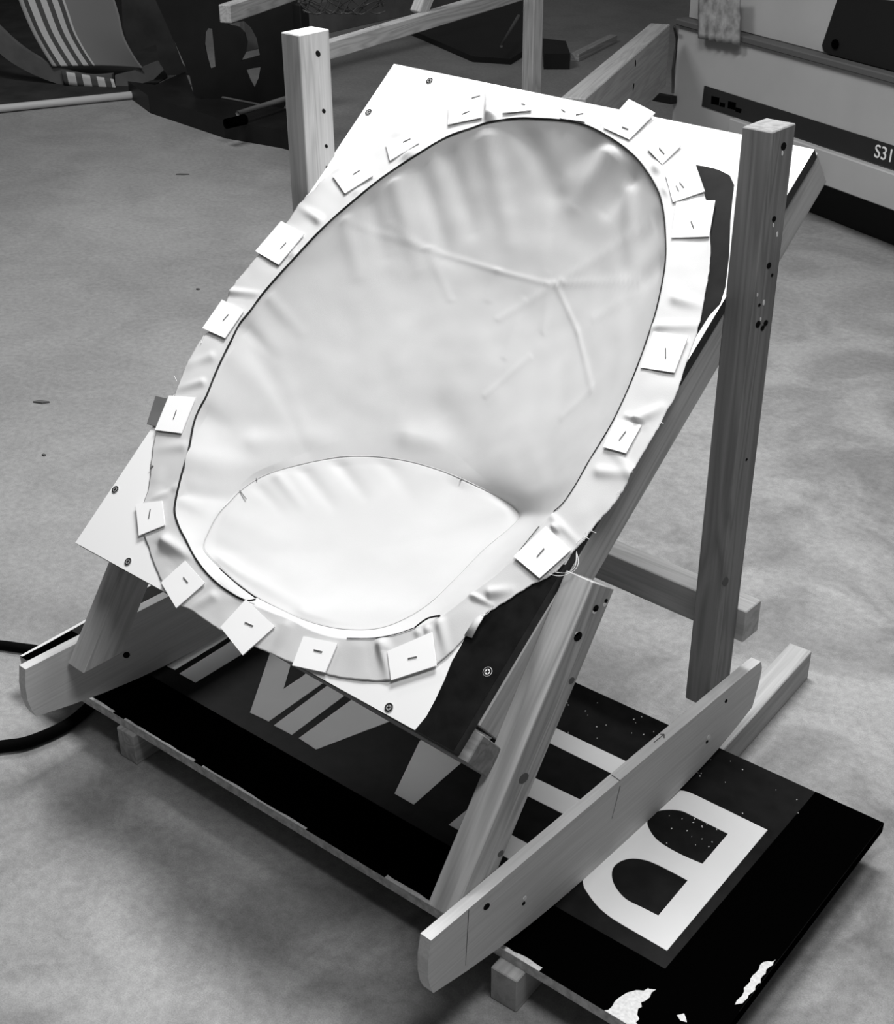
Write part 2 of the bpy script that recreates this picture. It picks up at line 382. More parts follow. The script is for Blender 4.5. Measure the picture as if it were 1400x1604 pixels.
# front legs, leaning back with the panel
def leg(x, y0, z0, y1, z1, mat, cutb=True):
    """raked leg: outline in the YZ plane, bottom cut level, top square"""
    d = np.array([y1 - y0, z1 - z0]); d /= np.linalg.norm(d); n = np.array([d[1], -d[0]]) * .063
    a = np.array([y0, z0]); b = a + np.array([.063 / d[1], 0]); t = np.array([y1, z1])
    pts = [a, b, t + n, t]
    # local frame with X along the leg for the grain
    xax = Vector((0, d[0], d[1])); yax = Vector((1, 0, 0)); zax = xax.cross(yax)
    c = Vector((x, (y0 + y1) / 2, (z0 + z1) / 2))
    mw = Matrix(((xax.x, yax.x, zax.x, c.x), (xax.y, yax.y, zax.y, c.y), (xax.z, yax.z, zax.z, c.z), (0, 0, 0, 1)))
    inv = mw.inverted()
    vs = [inv @ Vector((xx, p[0], p[1])) for xx in (x, x - WX) for p in pts]
    bm = bmesh.new(); bv = [bm.verts.new(v) for v in vs]
    bm.faces.new(bv[:4]); bm.faces.new(bv[7:3:-1])
    for i in range(4): bm.faces.new((bv[i], bv[4 + i], bv[4 + (i + 1) % 4], bv[(i + 1) % 4]))
    bmesh.ops.bevel(bm, geom=bm.edges[:], offset=.0012, segments=1, affect='EDGES')
    return link('leg', bm_mesh(bm, 'leg'), mat, stand, mw)
leg(XR, .975, .120, 1.258, .518, M['pine3'])
leg(-1.700, .975, .120, 1.155, .373, M['pine'])
# side rails under the board
def rail(x, w0, mat, ext=.004):
    off = p_n * (-.018 - .0335)
    a = p_o + off; a = np.array([x, a[1], a[2]]) + p_v * .05; b = a + p_v * (1.006 - .05 + ext)
    return beam('side_rail', a, b, (1, 0, 0), WX, .067, mat, stand)
rail(XR - WX - .0225, 0, M['pine'])
lo_ = p_o + p_n * (-.018 - .0335)
beam('side_rail', tuple(np.array([-1.728, lo_[1], lo_[2]]) + p_v * .24), tuple(np.array([-1.728, lo_[1], lo_[2]]) + p_v * 1.0), (1, 0, 0), .034, .067, M['pine2'], stand)
# cross batten flush under the low edge
cb = p_o + p_n * (-.018 - .0315) + p_v * .0215
beam('cross_batten', (-1.735, cb[1], cb[2]), (-.903, cb[1], cb[2]), p_n, .063, .043, M['pine2'], stand)
ct = p_o + p_n * (-.018 - .022) + p_v * (1.006 - .026)
beam('cross_batten', (-1.64, ct[1], ct[2]), (-.965, ct[1], ct[2]), p_n, .043, .040, M['pine2'], stand)
beam('cross_rail', (-1.79, 1.692, .237), (-.856, 1.692, .237), (0, 0, 1), .060, .047, M['pine'], stand)

# board with its oval opening
HOLE = [(812, 187), (850, 188), (880, 190), (905, 194), (930, 203), (960, 220), (985, 238), (1003, 256), (1020, 280), (1033, 305), (1040, 335), (1043, 370), (1043, 410), (1037, 450), (1028, 490),
        (1017, 525), (1003, 565), (985, 610), (962, 659), (940, 697), (922, 726), (903, 760), (883.5, 789), (868, 803), (848, 825), (815, 864), (780, 899), (738, 931), (693, 965), (654, 984), (620, 995),
        (585.7, 1001), (550, 1001), (517, 997), (485, 986), (457, 971), (420, 957), (384, 941), (354, 924), (328.6, 902), (307, 874), (292, 845), (283, 828), (275.5, 804), (277, 783), (286, 744), (296.5, 708), (305, 665),
        (313, 643.5), (325, 621), (337, 591), (349, 564), (364, 534), (376, 510), (394, 487.5), (415, 459), (449.5, 420), (505.7, 360), (554, 317), (600, 280), (651.4, 245.7), (700, 217), (743, 201.4), (768.6, 193)]
OUTER = [(765, 143), (785, 146), (800, 158), (850, 163), (900, 170), (950, 170), (985, 180), (1015, 196), (1045, 203), (1066, 214), (1085, 250), (1099, 290), (1108, 320), (1112, 360), (1112, 400), (1107, 450), (1096, 510),
         (1078, 560), (1062, 612), (1042, 652), (1012, 706), (985, 755), (955, 800), (925, 833), (897, 868), (862, 903), (815, 928), (775, 953), (752, 968), (728, 1000), (700, 1030), (672, 1050), (640, 1060), (605, 1067), (560, 1065), (515, 1057),
         (470, 1044), (420, 1023), (375, 1003), (345, 988), (300, 958), (282, 950), (262, 925), (246, 893), (230, 850), (220, 815), (232, 770), (239, 720), (243, 690), (258, 650), (276, 615), (292, 575), (312, 540), (335, 510),
         (352, 478), (364, 452), (385, 425), (408, 397), (440, 362), (468, 325), (498, 292), (530, 265), (575, 240), (620, 207), (660, 182), (710, 165), (745, 152)]
holepts = [pp(x, y) for x, y in HOLE]
hc = np.mean(holepts, 0)
hole3 = [tuple(hc + (p - hc) * 1.018) for p in holepts]
corner_px = [(118, 850), (710, 1177), (1275.5, 234), (617, 100)]
board = prism('panel', [tuple(pp(*c)) for c in corner_px], tuple(-p_n * .018), M['white'], stand, holes=[hole3[::-1]], side=M['dark_edge'], origin=tuple(p_o))
def on_panel(name, pts, mat, wd=.0005):
    return prism(name, [tuple(pp(x, y, wd)) for x, y in pts], tuple(-p_n * (wd + .0001)), mat, board, origin=tuple(p_o))
on_panel('black_print', [(1075, 258), (1085, 258), (1105, 261), (1125, 266), (1143, 275), (1150, 290), (1147, 315), (1144, 345), (1142, 400), (1136, 450), (1128, 476), (1112, 493), (1090, 527), (1068, 560), (1066, 500), (1080, 430), (1085, 330)], M['vinyl'])
e0 = np.array(corner_px[1], float); e1 = np.array(corner_px[2], float)
ek = e0 + (e1 - e0) * .31
on_panel('black_print', [tuple(ek), tuple(e0), (650, 1143.8), (668, 1122), (682, 1096), (696, 1066), (708, 1036), (722, 1012), (735, 985), (760, 935), (800, 905), (850, 880)], M['vinyl'])
def screw(x, y, light=False):
    p = pp(x, y); s = link('screw', bpy.data.meshes.new('screw'), M['steel'] if light else M['knot'], board)
    bpy.data.objects.remove(s)
    r = .0068
    t = disc('screw', p + p_n * .0006, p_n, r, M['splint'] if light else M['steel'], board, thick=.0006)
    bm = bmesh.new()
    # ring and cross recess as one raised mesh
    def ann(r0, r1, h, n=16):
        a = [bm.verts.new((r0 * math.cos(2 * math.pi * k / n), r0 * math.sin(2 * math.pi * k / n), h)) for k in range(n)]
        b = [bm.verts.new((r1 * math.cos(2 * math.pi * k / n), r1 * math.sin(2 * math.pi * k / n), h)) for k in range(n)]
        for k in range(n): bm.faces.new((a[k], a[(k + 1) % n], b[(k + 1) % n], b[k]))
    ann(.0042, .0062, .0015)
    for q in range(2):
        a = math.radians(35 + 90 * q); c, s_ = math.cos(a), math.sin(a)
        bm.faces.new([bm.verts.new((c * u - s_ * v, s_ * u + c * v, .0016)) for u, v in ((-.003, -.0008), (.003, -.0008), (.003, .0008), (-.003, .0008))])
    me = bm_mesh(bm, 'screw_recess')
    mw = Matrix(((1, 0, p_n[0], p[0]), (0, p_v[1], p_n[1], p[1]), (0, p_v[2], p_n[2], p[2]), (0, 0, 0, 1)))
    # merge the ring into the disc so the screw stays one mesh
    me.transform(ORG[t].inverted() @ mw)
    b2 = bmesh.new(); b2.from_mesh(t.data); nf = len(b2.faces); b2.from_mesh(me)
    b2.faces.ensure_lookup_table()
    for f in b2.faces[nf:]: f.material_index = 1
    b2.to_mesh(t.data); b2.free(); t.data.materials.append(M['hole'])
for s in ((673, 127), (577.5, 176), (181, 767), (201, 880), (609.5, 1108.5)): screw(*s)
screw(764, 1052.5, True)

# nail holes, splinters and pencil marks on the timbers
def hole_on(owner, x, y, X=None, Y=None, r=.004, mat='hole', sx=1.4, rot=0.0, name='screw_hole', dx=.0):
    p = onx(x, y, X); disc(name, p, (1, 0, 0), r, M[mat], owner, thick=.0004, sx=sx, n=10, rot=rot)
for x, y, r in ((498, 84, .0045), (507, 174, .0035), (511, 229, .003), (512, 262, .0025)):
    hole_on(postL, x, y, -1.746, r=r)
for x, y, r in ((1227, 229, .0052), (1212, 343, .004), (1204, 416, .0045), (1209, 431, .0025), (1187, 508, .005), (1199, 506, .0045), (1194, 514, .004), (1169, 720, .0022), (1189, 478, .0025)):
    hole_on(postR, x, y, XR, r=r, rot=.5)
hole_on(postR, 1136, 911, XR, r=.0075, mat='knot', name='knot')
for x, y, r in ((1225, 240, .0035), (1217, 367, .004), (1211, 353, .003), (1196, 474, .0045), (1191, 500, .003), (1186, 462, .003)):
    hole_on(postR, x, y, XR, r=r, mat='splint', name='splinter', rot=.9, sx=.6)
legR = [o for o in stand.children if o.name.startswith('leg')][0]
for x, y, r, m_, n_ in ((933, 953, .005, 'hole', 'screw_hole'), (931, 958, .0035, 'splint', 'splinter'), (949, 941, .003, 'hole', 'screw_hole'), (947, 947, .003, 'splint', 'splinter'), (905, 997, .007, 'hole', 'screw_hole'),
                        (903, 993, .003, 'splint', 'splinter'), (895, 1066, .005, 'knot', 'knot'), (820, 1219, .008, 'knot', 'knot'), (784, 1337, .005, 'knot', 'knot')):
    hole_on(legR, x, y, XR, r=r, mat=m_, name=n_, rot=.3)
for x, y, r, m_, n_ in ((762, 1420, .0052, 'hole', 'screw_hole'), (822, 1407, .0035, 'splint', 'splinter'), (820, 1415, .003, 'hole', 'screw_hole'), (1137, 1098, .0035, 'hole', 'screw_hole'), (1110, 1155, .0045, 'splint', 'splinter'), (1107, 1162, .003, 'hole', 'screw_hole')):
    hole_on(rr, x, y, -.852, r=r, mat=m_, name=n_, rot=.2)
hole_on(rl, 198, 1026, -1.75, r=.006, name='screw_hole')
def pencil(owner, a, b, X):
    p = onx(*a, X); q = onx(*b, X); tube('pencil_line', [p, q], .0007, M['pencil'], owner, n=4)
pencil(rr, (971, 1231), (958, 1282), -.852); pencil(rr, (734, 1425), (729, 1512), -.852)
def pencil_top(owner, a, b, z):
    tube('pencil_line', [onz(*a, z), onz(*b, z)], .0007, M['pencil'], owner, n=4)
pencil_top(rr, (958, 1214), (971, 1223), .1432); pencil_top(rr, (747, 1390), (761, 1398), .1445)
pencil_top(rr, (1024, 1163), (1040, 1150), .1415); pencil_top(rr, (1040, 1150), (1034, 1150), .1415); pencil_top(rr, (1040, 1150), (1040, 1156), .1415)

# ------------------------------------------------------------------ fabric shell stapled into the opening
fabric = thing('fabric_shell', tuple(hc), 'pale calico shell pushed through the oval opening, with a seamed round seat', 'fabric')
BASE = [(318, 856), (326, 834), (340, 808), (360, 786), (377, 769), (403, 751), (431, 739), (466, 729), (503, 721), (534, 716), (569, 715), (603, 717), (640, 723), (670, 731), (702, 742), (743, 760), (779, 778), (804, 794), (813, 808),
        (800, 826), (757, 862), (712, 908), (672, 946), (630, 972), (585, 986), (530, 985), (480, 973), (440, 955), (403, 936), (374, 915), (346, 891), (325, 870)]
# seat plane: hinged just under the front lip, close to level
lip = pp(530, 999) - p_n * .022
KB = 0.46
bn = p_n + p_v * KB; bn = bn / np.linalg.norm(bn); bd = bn @ lip
Hc = catmull(HOLE, 6, True); Bc = catmull(BASE, 6, True); Oc = catmull(OUTER, 6, True)
ctr = np.array([560., 862.])
def by_angle(curve, centre, n):
    c = np.array(curve) - centre; a = np.unwrap(np.arctan2(c[:, 1], c[:, 0]))
    if a[-1] < a[0]: a = a[::-1]; c = c[::-1]
    a = np.concatenate([a, [a[0] + 2 * math.pi]]); c = np.vstack([c, c[:1]])
    a = np.maximum.accumulate(a + np.arange(len(a)) * 1e-9)
    th = a[0] + 2 * math.pi * np.arange(n) / n
    base0 = a[0]
    tt = np.linspace(0, 2 * math.pi, n, endpoint=False)
    q = (tt - base0) % (2 * math.pi) + base0
    return np.stack([np.interp(q, a, c[:, 0]), np.interp(q, a, c[:, 1])], 1) + centre
N = 600
Hp = by_angle(Hc, ctr, N); Bp = by_angle(Bc, ctr, N)
H3 = np.array([pp(x, y, .0004) for x, y in Hp]); B3 = np.array([onplane(x, y, bn, bd) for x, y in Bp])

FOLDS = [  # (x0, y0, x1, y1, width px, height m)  gathered folds running off the rim
    (815, 190, 870, 300, 17, -.011), (880, 200, 860, 420, 5, -.002), (760, 205, 800, 380, 16, .007), (700, 235, 740, 360, 14, -.008), (655, 255, 700, 400, 14, -.008), (620, 290, 655, 420, 14, .006),
    (960, 240, 900, 320, 16, .013), (930, 215, 880, 270, 14, -.008), (1000, 262, 950, 330, 12, -.009), (575, 305, 600, 400, 13, -.007), (540, 345, 560, 430, 12, .005), (1035, 340, 980, 420, 12, -.005),
    (1040, 410, 985, 470, 12, -.006), (985, 300, 985, 400, 12, .006), (600, 400, 720, 620, 40, -.002), (860, 300, 930, 420, 28, -.004),
    (300, 720, 420, 735, 22, .012), (290, 770, 380, 785, 12, -.010), (286, 785, 340, 812, 10, .006), (400, 690, 520, 690, 20, .006), (690, 650, 730, 715, 30, -.005), (640, 690, 700, 700, 20, .005),
    (320, 650, 480, 700, 24, -.008), (360, 560, 450, 640, 20, .005), (380, 510, 430, 560, 10, -.005), (415, 460, 470, 520, 10, .004)]
CREASES = [(540, 345, 670, 390), (670, 390, 780, 425), (780, 425, 860, 445), (860, 445, 1000, 440), (670, 390, 705, 470), (870, 445, 905, 520), (905, 520, 927, 610), (1020, 350, 880, 440), (880, 440, 780, 500),
           (860, 450, 850, 520), (927, 610, 880, 655), (780, 425, 765, 470), (820, 470, 790, 560), (1010, 450, 930, 500), (660, 390, 610, 350), (830, 560, 760, 620)]
def seg_d(px, s):
    a = np.array(s[:2], float); b = np.array(s[2:4], float); d = b - a; L = d @ d
    t = np.clip(((px - a) @ d) / L, 0, 1); q = a + t[:, None] * d
    return np.linalg.norm(px - q, axis=1), t
def fold_disp(px, folds, creases):
    h = np.zeros(len(px))
    for f in folds:
        d, t = seg_d(px, f); h += f[5] * np.exp(-(d / f[4]) ** 2) * (1 - .75 * t)
    for c in creases:
        d, t = seg_d(px, c); h += .0010 * np.exp(-(d / 4.2) ** 2)
    return h
def soft_noise(P, s, amp):
    return np.array([mnoise.noise(Vector((p[0] * s, p[1] * s, p[2] * s))) * amp for p in P])

MR = 260
S = np.linspace(0, 1, MR)
length = np.linalg.norm(B3 - H3, axis=1)
rows = []
for i, s in enumerate(S):
    sag = np.sin(math.pi * s) * (1 - .35 * s)
    P = H3 + (B3 - H3) * s - p_n * (length * .07 * sag + .009 * (1 - math.exp(-s * 14)) * (1 - s) * np.minimum(1, length / .15))[:, None]
    rows.append(P)
W = np.array(rows)                       # MR x N x 3
flatW = W.reshape(-1, 3)
px = proj(flatW)
sv = np.repeat(S, N)
env = np.minimum(1, sv * 30) * np.minimum(1, (1 - sv) * 12)
disp = (fold_disp(px, FOLDS, CREASES) + soft_noise(flatW, 8, .0022) + soft_noise(flatW, 25, .0011)) * env
flatW = flatW + p_n * disp[:, None]
def grid_faces(R, Nn, closed=True, off=0):
    f = []
    for i in range(R - 1):
        for j in range(Nn if closed else Nn - 1):
            a = off + i * Nn + j; b = off + i * Nn + (j + 1) % Nn; f.append((a, b, b + Nn, a + Nn))
    return f
def sheet(name, verts, faces, mat, parent, thick=.0008):
    me = bpy.data.meshes.new(name); me.from_pydata([tuple(v) for v in verts], [], faces)
    bm = bmesh.new(); bm.from_mesh(me); bmesh.ops.recalc_face_normals(bm, faces=bm.faces[:]); bm.to_mesh(me); bm.free()
    o = link(name, me, mat, parent, None, True)
    if thick:
        md = o.modifiers.new('thickness', 'SOLIDIFY'); md.thickness = thick; md.offset = 0
    return o
sheet('side_wall', flatW, grid_faces(MR, N), M['calico'], fabric)
# seat disc: rings shrinking to the centre, sagging a little
bc = B3.mean(0); rows = []
RB = 60
for i in range(RB):
    t = 1 - i / (RB - 1) * .995
    P = bc + (B3 - bc) * t; rows.append(P - bn * (.022 * (1 - t * t)))
SB = np.array(rows).reshape(-1, 3); pxb = proj(SB); tb = np.repeat(np.linspace(0, 1, RB), N)
SF = [(525, 718, 570, 775, 12, -.006), (470, 730, 520, 790, 12, -.006), (430, 742, 470, 790, 9, .005), (400, 760, 440, 800, 10, -.004), (600, 718, 640, 770, 14, -.004), (720, 752, 680, 800, 18, -.004), (330, 850, 440, 905, 14, -.005),
      (345, 880, 470, 950, 9, .006), (790, 800, 650, 850, 22, .004), (480, 965, 640, 955, 20, .006), (360, 810, 450, 850, 20, .004)]
SB = SB + bn * ((fold_disp(pxb, SF, []) + soft_noise(SB, 11, .003)) * np.minimum(1, tb * 14))[:, None]
fs = grid_faces(RB, N) + [tuple((RB - 1) * N + j for j in range(N))]
sheet('seat_base', SB, fs, M['seatc'], fabric)
# raised seam where the seat meets the walls, and the balance notches snipped across it
ring = [tuple(p + bn * .0012) for p in B3] + [tuple(B3[0] + bn * .0012)]
tube('seam', ring, .0007, M['seatc'], fabric, n=6)
for a, b in (((400, 744), (403, 754)), ((376, 770), (386, 783)), ((729, 744), (720, 755)), ((723, 749), (729, 746))):
    tube('snipped_notch', [onplane(*a, bn, bd) + bn * .002, onplane(*b, bn, bd) + bn * .002], .0008, M['staple'], fabric, n=5)

CARDS = [
 ([(987, 160), (1028, 181.4), (987, 222), (947, 203.7)], [((977, 203.7), (985.7, 207))], 'white card square at the top right of the rim, corner poking past the board'),
 ([(1044, 211), (1068.6, 232.9), (1038.6, 260.9), (1015.7, 237)], [((1035, 237), (1042, 245))], 'small tilted white card square on the rim, second of the upper right row'),
 ([(1044, 277), (1090, 259), (1105.7, 304), (1055.7, 320.9)], [((1061.5, 296), (1065, 303.5)), ((1067, 291), (1072.6, 298))], 'white card square holding two staples, beside the top of the black print'),
 ([(1061.4, 320.9), (1122, 318.6), (1112, 374), (1052.9, 376)], [((1084.6, 351.7), (1088.6, 361))], 'large level white card square overlapping the black print near the right post'),
 ([(1025.9, 523.7), (1080, 531), (1058, 586.8), (1005, 579)], [((1045, 551), (1045, 564))], 'white card square on the right rim where the board edge meets the post'),
 ([(967.8, 658.9), (1006.4, 669.4), (982.8, 713.7), (946.9, 703.8)], [((982, 680.7), (973, 692.7))], 'narrow upright white card on the lower right rim above the side rail'),
 ([(857, 827), (897, 864), (848, 909), (807.4, 875)], [((854.6, 863.6), (845, 875))], 'white card square beside the top of the right front leg, with loose threads below'),
 ([(610, 1022.9), (680, 992.9), (686.5, 1045), (615.7, 1067.9)], [((643.6, 1034.4), (655.6, 1031.9))], 'large white card square at the bottom right of the rim near the black corner'),
 ([(478.6, 999), (532, 1010), (512.9, 1056), (461.4, 1045)], [((496.6, 1021), (507.7, 1023.7))], 'white card square in the middle of the low front rim'),
 ([(388.6, 941.4), (433.6, 984), (384, 1029), (349, 985)], [((388.6, 978), (399.7, 983))], 'white card square standing on its point over the low board edge'),
 ([(293.7, 881), (324.6, 916), (279.7, 954.9), (256, 915)], [((292, 907.7), (298, 915))], 'white card square at the bottom left, corner hanging over the low edge'),
 ([(216.5, 792), (257.5, 787.5), (262, 825), (221, 841.5)], [((239.5, 801.6), (237.4, 813.6))], 'small white card at the far left of the rim, lowest on the left side'),
 ([(268, 622.5), (309, 625.5), (287.5, 681.6), (246.4, 676.5)], [((280, 647), (276, 658.5))], 'white card on the left rim lying over a thinner card tab'),
 ([(350.5, 472.5), (385, 489), (355.6, 533), (320.5, 517.5)], [((361, 497), (353.5, 505.5))], 'white card square on the left rim overhanging the board, second one below the left post'),
 ([(443.4, 349.4), (479, 370), (439.4, 418), (402.9, 397)], [((450.9, 384.9), (443.4, 392.9))], 'white card square overhanging the left board edge just below the left post'),
 ([(523.4, 278.6), (572.9, 248.6), (587, 278.6), (542.9, 306.6)], [((557, 277), (566, 271.4))], 'white card square on the upper left rim, right of the left post'),
 ([(607, 230), (651.4, 205.7), (658.6, 227), (612.9, 255)], [((635, 226.6), (645, 222))], 'white card square on the upper left rim beside a puffed fold of cloth'),
 ([(705.7, 170), (756.6, 155), (757, 188), (704, 199)], [((727.7, 182.9), (737, 179))], 'white card square on the top rim just left of the pinched tuft'),
 ([(792, 157.7), (833, 154), (834, 177), (789.6, 180.7)], [((819.4, 167), (824.6, 168))], 'white card on the top rim just right of the pinched tuft'),
 ([(881, 173), (921, 177), (917, 194), (878.6, 188.6)], [((882, 176), (887, 179.5)), ((905, 184), (915, 182))], 'small white card at the top of the rim with two staples'),
 ([(246, 622.5), (272, 628), (258, 672), (232, 666)], [], 'thin grey card tab sticking out under the card on the left rim'),
]

def card_mask(P):
    """0 under a card square, rising to 1 a few millimetres outside it"""
    m = np.ones(len(P))
    for q, _, _ in CARDS:
        q = np.array(q, float); c = q.mean(0); d = np.full(len(P), -1e9)
        for a, b in zip(q, np.roll(q, -1, 0)):
            e = b - a; nn = np.array([e[1], -e[0]]) / np.linalg.norm(e)
            if nn @ (c - a) > 0: nn = -nn
            d = np.maximum(d, (P - a) @ nn)
        m = np.minimum(m, np.clip(d / 7.0, 0, 1))
    return m
# flange stapled flat on the board
RF = 26
c2 = np.array([660., 600.])
NF = 900
Hf = by_angle(Hc, c2, NF); Of = by_angle(Oc, c2, NF)
OB = [(640, 240, 628, 212, 13, .013), (600, 262, 592, 236, 10, -.002), (770, 184, 768, 146, 9, .016), (790, 186, 788, 165, 9, -.002), (364, 458, 412, 462, 5, .005), (355, 470, 400, 476, 5, -.002),
      (262, 850, 300, 872, 9, .010), (240, 860, 280, 895, 8, -.002), (285, 760, 236, 788, 5, .005), (270, 770, 230, 760, 6, -.002), (600, 1010, 612, 1060, 9, .010), (585, 1012, 590, 1064, 9, -.002), (335, 935, 300, 955, 8, .005),
      (655, 990, 660, 1000, 5, .006), (670, 985, 676, 1000, 5, .006), (690, 975, 700, 1020, 7, .006), (455, 975, 430, 1020, 7, .005), (1000, 660, 1035, 640, 8, .009), (985, 655, 1010, 668, 6, .004), (1005, 515, 1095, 512, 7, .007), (1060, 470, 1100, 480, 9, .006),
      (1030, 265, 1070, 225, 8, .006), (1045, 300, 1110, 325, 7, .005), (870, 830, 850, 850, 8, .008), (860, 805, 905, 850, 6, .004), (770, 930, 800, 925, 8, .006), (738, 932, 770, 948, 4, .006), (560, 300, 530, 262, 8, .003), (465, 405, 440, 365, 6, .004),
      (950, 195, 960, 175, 10, .004), (500, 345, 470, 325, 7, .006), (332, 560, 290, 575, 7, .003), (318, 600, 276, 612, 6, .004), (290, 700, 240, 705, 8, .003), (1000, 760, 960, 700, 10, .005), (940, 740, 1000, 745, 9, .004)]
fl_rows = []
edge_noise = np.array([mnoise.noise(Vector((math.cos(a) * 9, math.sin(a) * 9, 3))) * 2.5 + mnoise.noise(Vector((math.cos(a) * 60, math.sin(a) * 60, 7))) * 1.2 for a in np.linspace(0, 2 * math.pi, NF, endpoint=False)])
rad = (Of - c2) / np.linalg.norm(Of - c2, axis=1)[:, None]
Of = Of + rad * edge_noise[:, None]
for i in range(RF):
    t = i / (RF - 1); fl_rows.append(Hf + (Of - Hf) * t)
FP = np.array(fl_rows).reshape(-1, 2); tf = np.repeat(np.linspace(0, 1, RF), NF)
F3 = np.array([pp(x, y, 0) for x, y in FP])
h = .0022 + np.clip(fold_disp(FP, OB, []), -.0005, .02) * np.minimum(1, tf * 4 + .25) + soft_noise(F3, 30, .0014) * np.minimum(1, tf * 5)
cm = card_mask(FP); h = np.maximum(h, .0014); h = np.minimum(h, .0030) * (1 - cm) + h * cm
F3 = F3 + p_n * h[:, None]
sheet('flange', F3, grid_faces(RF, NF), M['calico2'], fabric, .0007)

# black tube drawn as the rim gap's shadow, broken where cloth folds over
def dark_line(pts, r0, r1):
    q = catmull(pts, 5); P = [tuple(pp(x, y, .0036)) for x, y in q]; n = len(P)
    rs = [(r0 + (r1 - r0) * i / (n - 1)) * (1 + .25 * mnoise.noise(Vector((i * .4, 0, 0)))) for i in range(n)]
    tube('gap_shadow_line', P, r0, M['black'], fabric, n=6, radii=rs)
i0 = HOLE.index((384, 941))
dark_line([(402, 940.5)] + HOLE[i0:] + HOLE[:9], .0013, .0012)
dark_line(HOLE[8:24], .0012, .0006)
dark_line([(846, 826), (815, 864)], .0006, .0005)
dark_line([(691, 966), (672, 970), (655.7, 981), (651, 985)], .0014, .001)
dark_line([(650, 985), (620, 995), (585, 1001), (545, 1001)], .0006, .0006)
dark_line([(346, 892), (374, 917), (403, 938)], .0009, .0011)
# frayed threads
def thread(pts, wd=.006):
    tube('loose_thread', [tuple(pp(x, y, wd)) for x, y in catmull(pts, 6)], .0005, M['splint'], fabric, n=4)
for q in ([(905, 866), (908, 885), (900, 898), (880, 905), (862, 902)], [(905, 868), (903, 890), (890, 900), (872, 899)], [(775, 952), (768, 962), (760, 968), (757, 974)], [(770, 954), (765, 962), (757, 964)],
          [(925, 833), (936, 838)], [(915, 842), (926, 848)], [(919, 838), (917, 850)], [(280, 600), (276, 592)], [(322, 528), (318, 540)], [(905, 853), (915, 846)], [(988, 745), (994, 742)], [(968, 775), (975, 772)], [(1035, 664), (1041, 667)]):
    thread(q)

# card squares, each stapled through the flange
for i, (q, st, lab) in enumerate(CARDS):
    lo, hi = (.0048, .0068)
    if i == 20: lo, hi = .0035, .0045
    if i == 19 or i == 18: lo, hi = .0045, .0062
    c = np.mean([pp(x, y, lo) for x, y in q], 0)
    t = thing('card_square', tuple(c), lab, 'card square', 'card squares stapled round the rim')
    tilt = (random.uniform(-.0008, .0008), 0)
    P = [tuple(pp(x, y, hi + (tilt[0] if k in (0, 1) else -tilt[0]))) for k, (x, y) in enumerate(q)]
    prism('card', P, tuple(-p_n * .0018), M['card'] if i != 20 else M['bggrey'], t, origin=tuple(c))
    for a, b in st:
        A = pp(*a, hi + .0008); B = pp(*b, hi + .0008); d = (B - A); A = A - d * .08; B = B + d * .08
        beam('staple', A, B, p_n, .0012, .0014, M['staple'], t, bev=0)
# two bare staples driven straight into the board
for a, b, lab in (((258.6, 902), (260.5, 911), 'bare staple in the white board left of the lowest left card'), ((740, 155.7), (752.9, 152.4), 'bare staple in the board above the tuft at the top'), ((237, 735), (242, 731), 'bare staple on the left rim above the lowest left card')):
    A = pp(*a, .0034 if a[0] < 240 or a[0] > 700 else .0008); B = pp(*b, .0034 if a[0] < 240 or a[0] > 700 else .0008)
    st_ = beam('staple', A, B, p_n, .0022, .0018, M['staple'], None, bev=0)
    tag(st_, lab, 'staple', 'bare staples')

# tab of stray cloth on the lower right rim
sheet('cloth_tab', [pp(758, 962, .003), pp(746, 972, .006), pp(729, 997, .004), pp(741, 1001, .004), pp(752, 985, .008), pp(763, 962, .004)], [(0, 1, 4, 5), (1, 2, 3, 4)], M['calico2'], fabric)

# ------------------------------------------------------------------ cables and debris on the floor
def floor_curve(pts, z): return [tuple(onz(x, y, z)) for x, y in pts]
def cable(pts, r, lab):
    P = catmull([onz(x, y, FLOOR + r) for x, y in pts], 10)
    o = tube('cable', [tuple(p) for p in P], r, M['cable'], None, n=10); tag(o, lab, 'cable'); return o
cable([(-120, 1004), (-60, 1006), (0, 1010), (30, 1014), (60, 1018), (110, 1028), (160, 1045), (200, 1065)], .0095, 'thin black cable running behind the left runner')
cable([(-120, 1180), (-60, 1178), (0, 1169), (40, 1163), (80, 1148), (110, 1132), (135, 1112), (150, 1095), (165, 1078)], .011, 'thick black cable curving in front of the left runner')
def chipwood(x, y, L, wd, a, lab):
    p = onz(x, y, FLOOR); d = Vector((math.cos(a), math.sin(a), 0)) * L / 2
    q = [Vector(p) - d, Vector(p) - d * .3 + Vector((-d.y, d.x, 0)).normalized() * wd, Vector(p) + d, Vector(p) + d * .2 - Vector((-d.y, d.x, 0)).normalized() * wd]
    o = prism('wood_chip', [tuple(v + Vector((0, 0, .005))) for v in q], (0, 0, -.005), M['knot'], None, origin=tuple(p)); tag(o, lab, 'wood chip')
chipwood(286, 274, .055, .006, .75, 'small dark wood chip on the floor left of the left post')
chipwood(65, 631, .045, .008, .7, 'dark wood chip on the floor at the far left')
chipwood(69, 714, .010, .004, .7, 'tiny dark speck of debris below the far left chip')
chipwood(310, 454, .012, .004, .7, 'tiny speck on the floor beside the left board edge')

